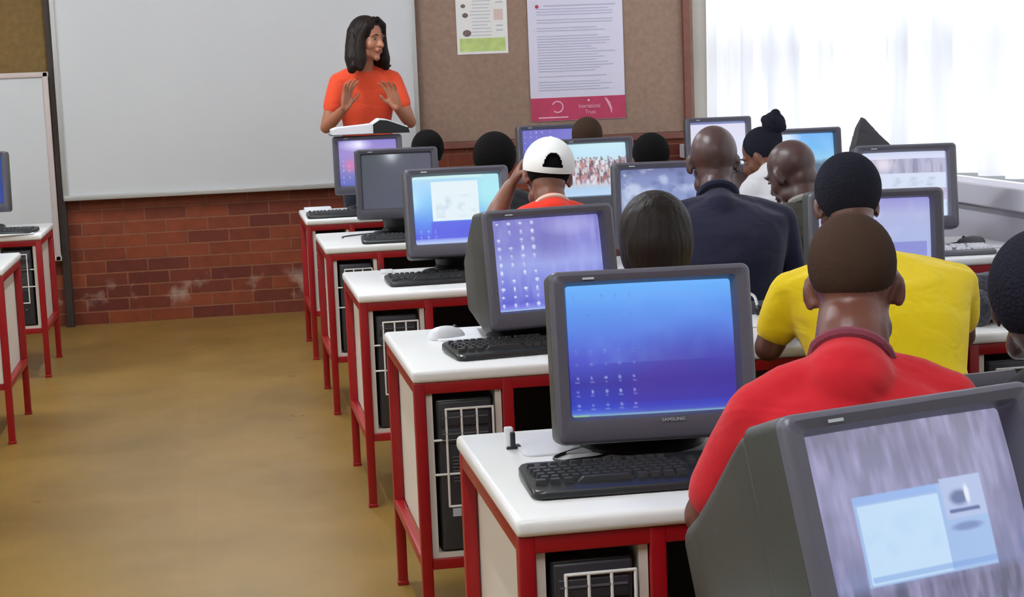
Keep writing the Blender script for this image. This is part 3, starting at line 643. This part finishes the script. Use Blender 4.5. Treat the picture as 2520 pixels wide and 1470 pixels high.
# ------------------------------------------------------------------ chairs
def make_chair():
    t = thing('school_chair', '', 'chair', (0, 0, 0), 0, 'grey moulded school chairs')
    s = MB(); R = []
    for i in range(9):
        y = -.20+i*.05; zz = .435+.012*math.cos(i/8*PI)-(.02 if i == 8 else 0)
        up_ = [(x, y, zz+.02*(abs(x)/.2)**3) for x in np.linspace(-.20, .20, 9)]; R.append(up_+[(p[0], p[1], p[2]-.012) for p in reversed(up_)])
    s.rings(R); s.build('seat', 'grey_plastic', t)
    b = MB(); R = []
    for i in range(8):
        z = .50+i*.043; w_ = .20*(1-.03*max(0, i-5)**2); up_ = [(x, -.20-.05*i/7-.03*(1-(x/.2)**2), z) for x in np.linspace(-w_, w_, 9)]; R.append(up_+[(p[0], p[1]-.012, p[2]) for p in reversed(up_)])
    b.rings(R); b.build('backrest', 'grey_plastic', t)
    for sx in (-1, 1):
        l = MB(); l.tube([(sx*.16, .13, .43), (sx*.19, .17, .012)], .011, n=10); l.build('leg', 'steel', t)
        l = MB(); l.tube([(sx*.16, -.12, .43), (sx*.19, -.20, .012)], .011, n=10); l.build('leg', 'steel', t)
    f_ = MB()
    for sx in (-1, 1): f_.tube(smooth_path([(sx*.16, .13, .425), (sx*.16, -.14, .425), (sx*.16, -.215, .50), (sx*.155, -.235, .70)], 5), .010, n=10)
    f_.tube([(-.16, -.05, .425), (.16, -.05, .425)], .009, n=10); f_.build('frame', 'steel', t); return t
ch0 = make_chair(); used = False
def chair(x, y, rz, label):
    global used
    o = ch0 if not used else copy_tree(ch0); used = True
    o.location = (x, y, 0); o.rotation_euler = (0, 0, math.radians(rz)); o['label'] = label
    return o

# ------------------------------------------------------------------ people
def V(*a): return Vector(a)
def hand(mb, wr_, d, n, side, curl=.5, spread=.15, s=1.0, tc=.4):
    """wr_: wrist, d: direction to the fingertips, n: direction the palm faces, side=+1: thumb on d x n side"""
    d = d.normalized(); n = (n-d*n.dot(d)).normalized(); a = d.cross(n)*side     # a: towards the thumb
    B = Matrix((a, d, n)).transposed()
    def W(x, y, z): return wr_+B@Vector((x*s, y*s, z*s))
    for x in (-.026, -.009, .009, .026): mb.tube([W(x*.7, .0, 0), W(x, .045, 0), W(x*1.08, .085, 0)], [.013*s, .013*s, .0105*s], n=8)
    mb.tube([W(.018, .012, .006), W(.03, .045, .010)], [.015*s, .013*s], n=8)
    for i, (x, ln) in enumerate(((.029, .068), (.0105, .078), (-.0095, .072), (-.028, .056))):
        p = Vector((x, .086, 0)); ang = curl*(.35+.08*i); sp = (1.5-i)*spread; pts = [p]; 
        for k, f_ in enumerate((.42, .32, .26)):
            ang += curl*(.0, .75, .55)[k]; dirn = Vector((math.sin(sp)*math.cos(ang), math.cos(ang), math.sin(ang))); p = p+dirn*ln*f_; pts.append(p)
        mb.tube([W(*q_) for q_ in pts], [.0095*s, .0088*s, .0082*s, .0068*s], n=8)
    p0 = Vector((.030, .030, .008)); p1 = p0+Vector((.024, .026, .006+.01*tc)); p2_ = p1+Vector((.012-.02*tc, .026, .006+.014*tc))
    mb.tube([W(*p0), W(*p1), W(*p2_)], [.0125*s, .0105*s, .0085*s], n=8)
def head_mesh(mb, H, s=1.0, full=True):
    M = H@Matrix.Scale(s, 4)
    mb.ell((0, -.014, .030), (.0745, .093, .086), M, 28, 18); mb.ell((0, .026, -.018), (.061, .062, .084), M, 24, 16)
    mb.ell((0, .030, -.076), (.044, .046, .034), M); mb.ell((0, .066, -.098), (.020, .018, .018), M)
    mb.ell((0, -.030, -.035), (.058, .062, .055), M)
    for x in (-1, 1):
        mb.ell((x*.036, .052, -.030), (.024, .026, .028), M); mb.ell((x*.044, .018, -.072), (.020, .035, .028), M)
        mb.ell((x*.0795, -.010, -.008), (.009, .018, .031), M@Matrix.Rotation(x*.25, 4, 'Z')); mb.ell((x*.074, -.004, -.03), (.006, .010, .012), M)
        if full: mb.ell((x*.030, .076, .020), (.022, .012, .009), M); mb.ell((x*.0125, .094, -.032), (.0085, .010, .008), M)
    if full:
        mb.tube([(0, .080, .012), (0, .092, -.010), (0, .104, -.030)], [.009, .0095, .0125], n=10, M=M); mb.ell((0, .086, -.058), (.024, .010, .014), M)
def person(label, hip, sh, top, sw, byaw=0, hyaw=0, hpitch=8, hroll=0, skin='skin_dark', shirt=None, hair=None, arms=None, hs=.95, vox=.007, sleeve=.55, trousers='trousers', stand=False, torso_scale=1.0, cat='person', collar=None, extra=None, shoe='shoe_black', neckr=.052, seat=None):
    """hip, sh (shoulder middle), top (crown): world points; yaw 0 looks to the front wall, positive turns to the left"""
    hip, sh, top = Vector(hip), Vector(sh), Vector(top)
    t = thing('person', label, cat, (hip.x, hip.y, 0)); O = Vector((hip.x, hip.y, 0)); hip = hip-O; sh = sh-O; top = top-O
    a = math.radians(byaw); F = Vector((-math.sin(a), math.cos(a), 0)); Rr = Vector((math.cos(a), math.sin(a), 0))
    spine = (sh-hip); sd = spine.normalized(); Fd = (F-sd*F.dot(sd)).normalized()
    H = Matrix.Rotation(math.radians(hyaw), 4, 'Z')@Matrix.Rotation(math.radians(hroll), 4, 'Y')@Matrix.Rotation(-math.radians(hpitch), 4, 'X')
    hc = top-(H.to_3x3()@Vector((0, -.014, .116)))*hs; H = Matrix.Translation(hc)@H
    body = MB(); head_mesh(body, H, hs, full=True)
    nb = sh+sd*.035-Fd*.012; nt_ = H@(Vector((0, -.022, -.045))*hs)
    body.tube([tuple(nb-sd*.05), tuple(nb.lerp(nt_, .5)), tuple(nt_)], [neckr-.004, neckr, neckr-.002], n=16)
    def tor(mb, g, ts):
        prof = [(-.05, .150, .105), (.04, .168, .118), (.18, .160, .112), (.42, .142, .100), (.65, .165, .112), (.82, min(.185, sw*.92), .105), (.94, sw*.84, .085), (1.01, sw*.56, .075), (1.06, .072, .066)]
        R = []
        for k, w_, dp in prof:
            bulge = -.03*math.sin(PI*min(1, max(0, k)))
            c = hip+spine*k+Fd*bulge; R.append([tuple(c+Rr*(w_*ts+g)*math.cos(q)*(abs(math.cos(q))**-.12 if abs(math.cos(q)) > .01 else 1)+Fd*(dp*ts+g)*math.sin(q)) for q in (2*PI*(j+.5)/24 for j in range(24))])
        mb.rings(R)
    tor(body, -.014, torso_scale)
    J = [sh+Rr*x*(sw-.045)-sd*.035 for x in (-1, 1)]
    sm_ = MB(); tor(sm_, 0, torso_scale)
    for x, j in ((-1, J[0]), (1, J[1])): sm_.tube([tuple(nb-sd*.022+Rr*x*.03), tuple(sh+Rr*x*sw*.5-sd*.008), tuple(j)], [.050, .054, .054], n=14)
    ax0 = (nt_-nb).normalized(); sm_.tube([tuple(nb-ax0*.040), tuple(nb-ax0*.014)], [neckr+.014, neckr+.007], n=20)
    ar = arms or {}
    for i, x in ((0, -1), (1, 1)):
        j = J[i]; spec = ar.get('LR'[i])
        if spec: e, w_ = Vector(spec[0])-O, Vector(spec[1])-O
        else: e = j+Rr*x*.05+Fd*.06-sd*.25; w_ = j+Rr*x*(-.02)+F*.30+Vector((0, 0, -.205)); w_.z = max(w_.z, .80)
        body.tube([tuple(j), tuple(j.lerp(e, .5)), tuple(e)], [.044, .042, .036], n=14); body.tube([tuple(e), tuple(e.lerp(w_, .35)), tuple(w_)], [.037, .036, .024], n=14)
        hd = Vector(spec[2]) if spec and len(spec) > 2 else (F*.9+Vector((0, 0, -.12))-Rr*x*.1)
        hn = Vector(spec[3]) if spec and len(spec) > 3 else Vector((0, 0, -1))
        d_, n_ = hd.normalized(), (hn-hd.normalized()*hn.dot(hd.normalized())).normalized()
        inward = -Rr*x; sd_ = 1 if d_.cross(n_).dot(spec[4] if spec and len(spec) > 4 and not isinstance(spec[4], (int, float)) else inward) > 0 else -1
        hand(body, w_, hd, hn, sd_, curl=ar.get('curl', .55), spread=ar.get('spread', .1), s=hs*1.0)
        k = sleeve; q1 = j.lerp(e, min(1, k)); r0, r1 = .056, .052
        if k <= 1: sm_.tube([tuple(j-(e-j).normalized()*.0), tuple(j.lerp(q1, .5)), tuple(q1)], [r0, r0, r1], n=16)
        else: sm_.tube([tuple(j), tuple(j.lerp(e, .5)), tuple(e)], [r0, .052, .046], n=16); sm_.tube([tuple(e), tuple(w_-(w_-e)*.08)], [.046, .034], n=14)
    leg = MB(); shoes = []
    if stand:
        for x in (-1, 1):
            h0 = hip+Rr*x*.08; kn = h0+Vector((0, 0, -.42))+F*.02; an = kn+Vector((0, 0, -.40)); an.z = .09
            leg.tube([tuple(h0), tuple(h0.lerp(kn, .5)), tuple(kn)], [.10, .088, .066], n=16); leg.tube([tuple(kn), tuple(kn.lerp(an, .4)), tuple(an)], [.066, .064, .048], n=16); shoes.append(an)
    else:
        for x in (-1, 1):
            h0 = hip+Rr*x*.075; kn = h0+F*.36+Rr*x*.03; kn.z = .49; an = kn+F*.04; an.z = .09
            leg.tube([tuple(h0), tuple(h0.lerp(kn, .5)), tuple(kn)], [.088, .078, .062], n=16); leg.tube([tuple(kn), tuple(kn.lerp(an, .4)), tuple(an)], [.062, .058, .044], n=16); shoes.append(an)
    for i_, an in enumerate(shoes):
        kk_ = Vector((an.x, an.y, .49))-F*.04 if not stand else Vector((an.x, an.y, .5)); body.tube([tuple(hip+Rr*(-.07+.14*i_)), tuple(kk_), tuple(an)], [.045, .04, .036], n=10)
    for an in shoes: body.tube([tuple(an+Vector((0, 0, .08))), tuple(an-Vector((0, 0, .03)))], [.04, .038], n=12)
    # hips of the trousers
    leg.tube([tuple(hip-Rr*.06), tuple(hip+Rr*.06)], .105*torso_scale, n=16)
    link('body', fuse(body, vox, 3), skin if not isinstance(skin, str) else MT[skin], t, 180)
    link('shirt', fuse(sm_, .008 if vox < .01 else .011, 4), shirt, t, 180)
    link('trousers', fuse(leg, .012, 4), MT[trousers], t, 180)
    for an in shoes:
        g = MB(); b_ = an; g.tube([tuple(Vector((b_.x, b_.y, .045))-F*.05), tuple(Vector((b_.x, b_.y, .045))+F*.06), tuple(Vector((b_.x, b_.y, .035))+F*.15)], [.043, .044, .034], n=14)
        g.v = [np.stack([v_[:, 0], v_[:, 1], np.maximum(v_[:, 2], .002)], 1) for v_ in g.v]; g.build('shoe', shoe, t, 60)
    # face details
    S = H@Matrix.Scale(hs, 4)
    for x in (-1, 1):
        e = MB(); e.ell((x*.030, .0745, .002), (.0125, .010, .0060), S, 16, 10); eo = e.build('eye', 'eye', t, 180)
        e = MB(); e.ell((x*.031, .0825, .002), (.0058, .003, .0052), S, 12, 8); e.build('iris', 'iris', eo, 180)
        e = MB(); e.tube([(x*.014, .090, .022), (x*.030, .091, .027), (x*.047, .080, .021)], [.0028, .0034, .002], n=8, M=S); e.build('eyebrow', 'lash', t)
    l = MB(); l.tube([(-.021, .088, -.060), (-.008, .0965, -.056), (0, .0955, -.0575), (.008, .0965, -.056), (.021, .088, -.060)], [.002, .0042, .004, .0042, .002], n=8, M=S)
    l.tube([(-.019, .088, -.066), (0, .0965, -.070), (.019, .088, -.066)], [.002, .0055, .002], n=8, M=S); l.build('lips', 'lip', t)
    if hair: hair(t, S)
    if collar:
        g = MB(); P = []; ax = (nt_-nb).normalized(); a1 = ax.orthogonal().normalized(); 
        if abs(a1.dot(Rr)) < .5: a1 = (Rr-ax*Rr.dot(ax)).normalized()
        b1 = ax.cross(a1); cc = nb+ax*(collar[1]-.004)
        P = [tuple(cc+(a1*math.cos(q)+b1*math.sin(q))*(neckr+.004)) for q in np.linspace(0, 2*PI, 25)]
        P = [tuple(Vector(p_)+Fd*(-.012)*0+sd*(-.010)*(1 if (Vector(p_)-cc).dot(Fd) > 0 else 0)) for p_ in P]
        g.tube(P, collar[2], n=8); g.build('collar', collar[0], t)
    if extra: extra(t, S, O)
    return t
MT['skin_dark'] = mat('dark_brown_skin', (96, 62, 50), .42, bump=.06, bscale=120, noise=.05, nscale=30)
MT['skin_red'] = mat('reddish_brown_skin', (104, 60, 46), .45, bump=.06, bscale=120, noise=.05, nscale=30)
MT['skin_deep'] = mat('deep_brown_skin', (74, 50, 46), .38, bump=.06, bscale=120, noise=.05, nscale=30)
MT['skin_mid'] = mat('mid_brown_skin', (150, 98, 74), .45, bump=.05, bscale=120, noise=.04, nscale=30)
MT['skin_warm'] = mat('warm_brown_skin', (118, 74, 56), .45, bump=.05, bscale=120, noise=.04, nscale=30)
MT['trousers'] = cloth('dark_denim', (38, 42, 56), .4); MT['shoe_black'] = mat('black_shoe', (20, 20, 22), .4)
HB = hairmat('black_curly_hair', (20, 18, 18), True); HD = hairmat('dark_brown_straight_hair', (30, 20, 15), False, .5); HS = hairmat('close_cropped_hair', (62, 46, 36), True, bump=.25)
HW = hairmat('blue_black_hair', (34, 34, 44), True)
def crop(m, g=.005, dy=-.008, dz=.006):
    def f_(t, S):
        h = MB(); h.ell((0, -.018+dy, .030+dz), (.0745+g, .093+g-.004, .086+g), S, 32, 20); h.build('hair', m, t, 180)
    return f_
def afro(m, g=.022, blocks=None):
    def f_(t, S):
        h = MB(); h.ell((0, -.026, .036), (.0745+g, .088+g, .084+g), S, 32, 20)
        for b_ in (blocks or []): h.ell(b_[0], b_[1], S)
        me = fuse(h, .005, 2); link('hair', me, m, t, 180)
    return f_
def hair_bun(t, S):
    h = MB(); h.ell((0, -.022, .036), (.084, .094, .092), S); h.ell((0, -.075, .05), (.055, .05, .055), S); link('hair', fuse(h, .005, 3), HW, t, 180)
    b_ = MB(); b_.ell((0, -.115, .105), (.058, .055, .055), S); b_.tube([(0, -.085, .085), (0, -.1, .095)], .042, M=S)
    for i in range(7): b_.ell((.04*math.cos(i), -.118+.035*math.sin(i*2), .108+.035*math.sin(i)), (.024, .024, .024), S)
    link('hair_bun', fuse(b_, .005, 2), HW, t, 180)
def bob(t, S):
    h = MB(); h.ell((0, -.026, .022), (.092, .100, .102), S); h.ell((0, -.040, -.010), (.090, .088, .100), S); h.ell((0, -.050, -.055), (.074, .064, .070), S)
    for x in (-1, 1): h.ell((x*.070, -.012, -.01), (.020, .05, .07), S)
    link('hair', fuse(h, .005, 12), HD, t, 180)
    c = MB(); c.tube([(-.03, -.113, -.098), (0, -.117, -.101), (.03, -.113, -.098)], .004, n=8, M=S); c.build('hair_clip', 'steel', t)
def long_hair(t, S):
    h = MB()
    h.ell((0, -.022, .034), (.086, .098, .094), S)
    for x, k in ((-1, 1.0), (1, .9)):
        h.tube([(x*.015, .055, .108), (x*.062, .050, .075), (x*.084, .028, .02), (x*.092, .022, -.05), (x*.098*k, .030, -.11), (x*.108*k, .035, -.150)], [.016, .022, .024, .032, .036, .022], n=12, M=S)
        h.tube([(x*.055, -.05, .04), (x*.088, -.03, -.04), (x*.105, -.012, -.11), (x*.120, -.005, -.160)], [.04, .042, .046, .026], n=12, M=S)
        h.tube([(x*.115, .01, -.12), (x*.135, .02, -.150), (x*.15, .03, -.146)], [.022, .016, .008], n=10, M=S)
    h.ell((0, -.065, -.06), (.08, .055, .11), S)
    link('hair', fuse(h, .0045, 9), HD, t, 180)

def cap_(t, S):
    crop(HB, .003, 0, 0)(t, S); S0 = S; S = S@Matrix.Translation((0, -.016, .032))@Matrix.Rotation(math.radians(16), 4, 'X')@Matrix.Translation((0, .016, -.032))
    c = MB(); R = []
    wm = mat('white_cotton', (238, 238, 234), .8, bump=.1, bscale=200)
    # dome: ellipsoid shell with a rear arch opening
    nu, nv = 120, 50; vs = []; fs = []
    for sh_, (ax, ay, az) in enumerate(((.090, .108, .100), (.086, .104, .096))):
        for i in range(nv+1):
            th = PI*.56*i/nv
            for j in range(nu):
                q = 2*PI*j/nu; vs.append((ax*math.sin(th)*math.cos(q), -.016+ay*math.sin(th)*math.sin(q), .032+az*math.cos(th)))
    for i in range(nv):
        for j in range(nu):
            k = (j+1) % nu; q = 2*PI*(j+.5)/nu; back = abs(((q-1.5*PI+PI) % (2*PI))-PI); zc = PI*.56*(i+.5)/nv
            open_ = back < .40*math.sqrt(max(0, 1-((i-nv+7)/15.)**2)) and i < nv-6 and i > nv-23
            if open_: continue
            fs.append((i*nu+j, i*nu+k, (i+1)*nu+k, (i+1)*nu+j)); o_ = (nv+1)*nu; fs.append((o_+i*nu+j, o_+(i+1)*nu+j, o_+(i+1)*nu+k, o_+i*nu+k))
    for j in range(nu): k = (j+1) % nu; o_ = (nv+1)*nu; fs.append((nv*nu+j, nv*nu+k, o_+nv*nu+k, o_+nv*nu+j))
    c.add(vs, fs, S); cp = c.build('cap', wm, t, 60, 'white baseball cap with an arched opening at the back')
    b_ = MB(); b_.ell((0, 0, .130), (.008, .008, .004), S@Matrix.Translation((0, -.016, 0))); b_.build('top_button', wm, cp)
    v_ = MB(); R = []
    for z in (.0, -.004): R.append([(.075*math.cos(q), .075+.085*math.sin(q)**.8*1, .012+z-.02*math.sin(q)) for q in np.linspace(0, PI, 16)])
    v_.rings(R, S0); v_.build('cap_visor', wm, cp)

# red shirt
RED = cloth('red_cotton', (196, 30, 40), .35, scale=7); 
person('person in a red t-shirt seen from behind, cropped hair, right of the blue screen', (.54, -.30, .53), (.520, -.19, .985), (.573, -.06, 1.240), .198, byaw=-3, hyaw=-24, hpitch=10, hroll=-2,
       shirt=RED, hair=crop(HS, .0025, -.004, .011), skin='skin_red', hs=.95, arms={'L': ((.30, -.10, .77), (.43, .12, .815))}, sleeve=.75, collar=(cloth('maroon_rib', (120, 52, 66), .1), .010, .010), torso_scale=1.08, neckr=.060)
chair(.54, -.27, 0, 'grey school chair carrying the person in the red t-shirt')
# woman with straight brown hair
person('person with straight dark brown hair pinned at the nape, between two monitors', (.55, 1.00, .50), (.55, 1.10, .915), (.57, 1.24, 1.200), .185, hpitch=14, hyaw=0, hs=.97,
       shirt=cloth('rose_cotton', (206, 70, 88), .3), hair=bob, skin='skin_mid', sleeve=.5)
chair(.55, 1.03, 0, 'grey school chair carrying the person with straight brown hair')
# yellow shirt
YEL = cloth('yellow_cotton', (236, 206, 20), .4, scale=8)
person('person in a yellow t-shirt leaning forward, dark short hair', (1.10, .98, .54), (1.135, 1.26, .965), (1.155, 1.50, 1.24), .255, byaw=-4, hyaw=-4, hpitch=22, hs=.99,
       shirt=YEL, hair=afro(HW, .012), skin='skin_dark', sleeve=.62, arms={'L': ((.87, 1.28, .80), (1.0, 1.55, .80)), 'R': ((1.40, 1.32, .79), (1.30, 1.58, .80))}, torso_scale=1.25)
chair(1.10, 1.04, 0, 'grey school chair carrying the person in the yellow t-shirt')
# navy jacket
NAVY = cloth('navy_cotton', (28, 28, 50), .4, scale=6)
person('bald person in a navy shirt seen from behind', (1.08, 2.30, .53), (1.10, 2.45, 1.035), (1.122, 2.56, 1.308), .245, byaw=-2, hyaw=-8, hpitch=6, hs=1.0,
       shirt=NAVY, hair=None, skin='skin_deep', sleeve=1.5, collar=(NAVY, .030, .014), torso_scale=1.15)
chair(1.08, 2.36, 0, 'grey school chair carrying the bald person in navy')
# bald person looking down to the left
person('bald person in profile looking down to the left, beside the navy shirt', (1.50, 2.62, .53), (1.50, 2.76, .975), (1.455, 2.86, 1.228), .19, byaw=8, hyaw=35, hpitch=26, hs=.96,
       shirt=cloth('olive_cotton', (60, 56, 48), .4), hair=None, skin='skin_deep', sleeve=.6, collar=(cloth('grey_rib', (150, 146, 140), .1), .02, .012))
chair(1.50, 2.66, 6, 'grey school chair carrying the bald person looking down')
# white cap
person('person in a white cap and red polo shirt, one hand raised to the face', (.65, 2.72, .53), (.645, 2.86, 1.015), (.665, 2.96, 1.262), .17, byaw=0, hyaw=-3, hpitch=14, hroll=6, hs=.98,
       shirt=cloth('bright_red_cotton', (226, 52, 32), .3), hair=cap_, skin='skin_warm', sleeve=.5, arms={'L': ((.455, 2.94, 1.0), (.535, 3.03, 1.115), (.25, .1, .4), (1, .0, .0)), 'curl': .9}, collar=(mat('cream_stripe', (232, 200, 180), .8), .004, .008))
chair(.65, 2.76, 0, 'grey school chair carrying the person in the white cap')
# black haired heads of the two front rows
BLK = cloth('black_cotton', (34, 33, 38), .4); TEAL = cloth('grey_blue_cotton', (90, 100, 120), .4); WHT = cloth('white_cotton_shirt', (225, 222, 226), .3)
person('person with a rounded black afro, seated left of the white cap', (.71, 4.28, .53), (.715, 4.36, .96), (.724, 4.50, 1.225), .19, hpitch=6, hs=.95, shirt=BLK, hair=afro(HB, .024), vox=.010)
person('person with short black hair seated between the crowd picture and the navy shirt', (1.40, 4.28, .53), (1.40, 4.36, .95), (1.41, 4.50, 1.20), .18, hpitch=8, hyaw=10, hs=.93, shirt=TEAL, hair=afro(HB, .012), vox=.010)
person('person with black hair seated behind the open book', (.61, 5.75, .53), (.615, 5.84, .96), (.617, 5.95, 1.208), .19, hpitch=6, hs=.95, shirt=BLK, hair=afro(HB, .014), vox=.010)
person('person with cropped hair seated just below the crimson poster band', (1.45, 5.75, .53), (1.45, 5.84, .99), (1.452, 5.95, 1.240), .19, hpitch=6, hs=.95, shirt=TEAL, hair=afro(HS, .010), vox=.010)
for x, y, l in ((.71, 4.32, 'with the rounded afro'), (1.40, 4.32, 'beside the crowd picture'), (.61, 5.79, 'behind the open book'), (1.45, 5.79, 'below the crimson poster band')): chair(x, y, 0, 'grey school chair carrying the person '+l)
person('person with a high dark hair bun in profile, white sleeve', (1.93, 4.22, .53), (1.91, 4.36, .985), (1.875, 4.47, 1.200), .17, byaw=30, hyaw=62, hpitch=26, hroll=0, hs=.95,
       shirt=WHT, hair=hair_bun, skin='skin_warm', sleeve=.4, vox=.008)
chair(1.93, 4.26, 30, 'grey school chair carrying the person with the hair bun')
person('person in dark clothes cut by the right edge of the photo', (1.04, -.22, .53), (.99, -.12, .955), (.925, -.04, 1.185), .19, byaw=4, hyaw=-26, hpitch=6, hs=.96, shirt=BLK, hair=afro(HW, .020), skin='skin_deep', sleeve=1.5)
chair(1.04, -.19, 0, 'grey school chair carrying the person at the right edge')
# presenter
CORAL = cloth('coral_knit', (236, 84, 52), .35, scale=6)
person('person in an orange t-shirt standing at the front, hands raised, long dark hair', (0.450, 7.440, 1.000), (0.445, 7.350, 1.512), (0.457, 7.260, 1.845), .205, byaw=180, hyaw=222, hpitch=4, hs=1.07, stand=True, vox=.0048,
       shirt=CORAL, hair=long_hair, skin=mat('tan_skin', (172, 112, 84), .45, bump=.05, bscale=120), sleeve=.55, trousers='trousers',
       arms={'R': ((0.199, 7.320, 1.219), (0.302, 7.150, 1.331), (.18, -.10, .95), (.5, -.5, .1), Vector((1, 0, .0))), 'L': ((0.690, 7.300, 1.229), (0.598, 7.140, 1.321), (-.25, -.10, .9), (-.5, -.5, .1), Vector((-1, 0, 0))), 'curl': .35, 'spread': .22}, torso_scale=1.0)
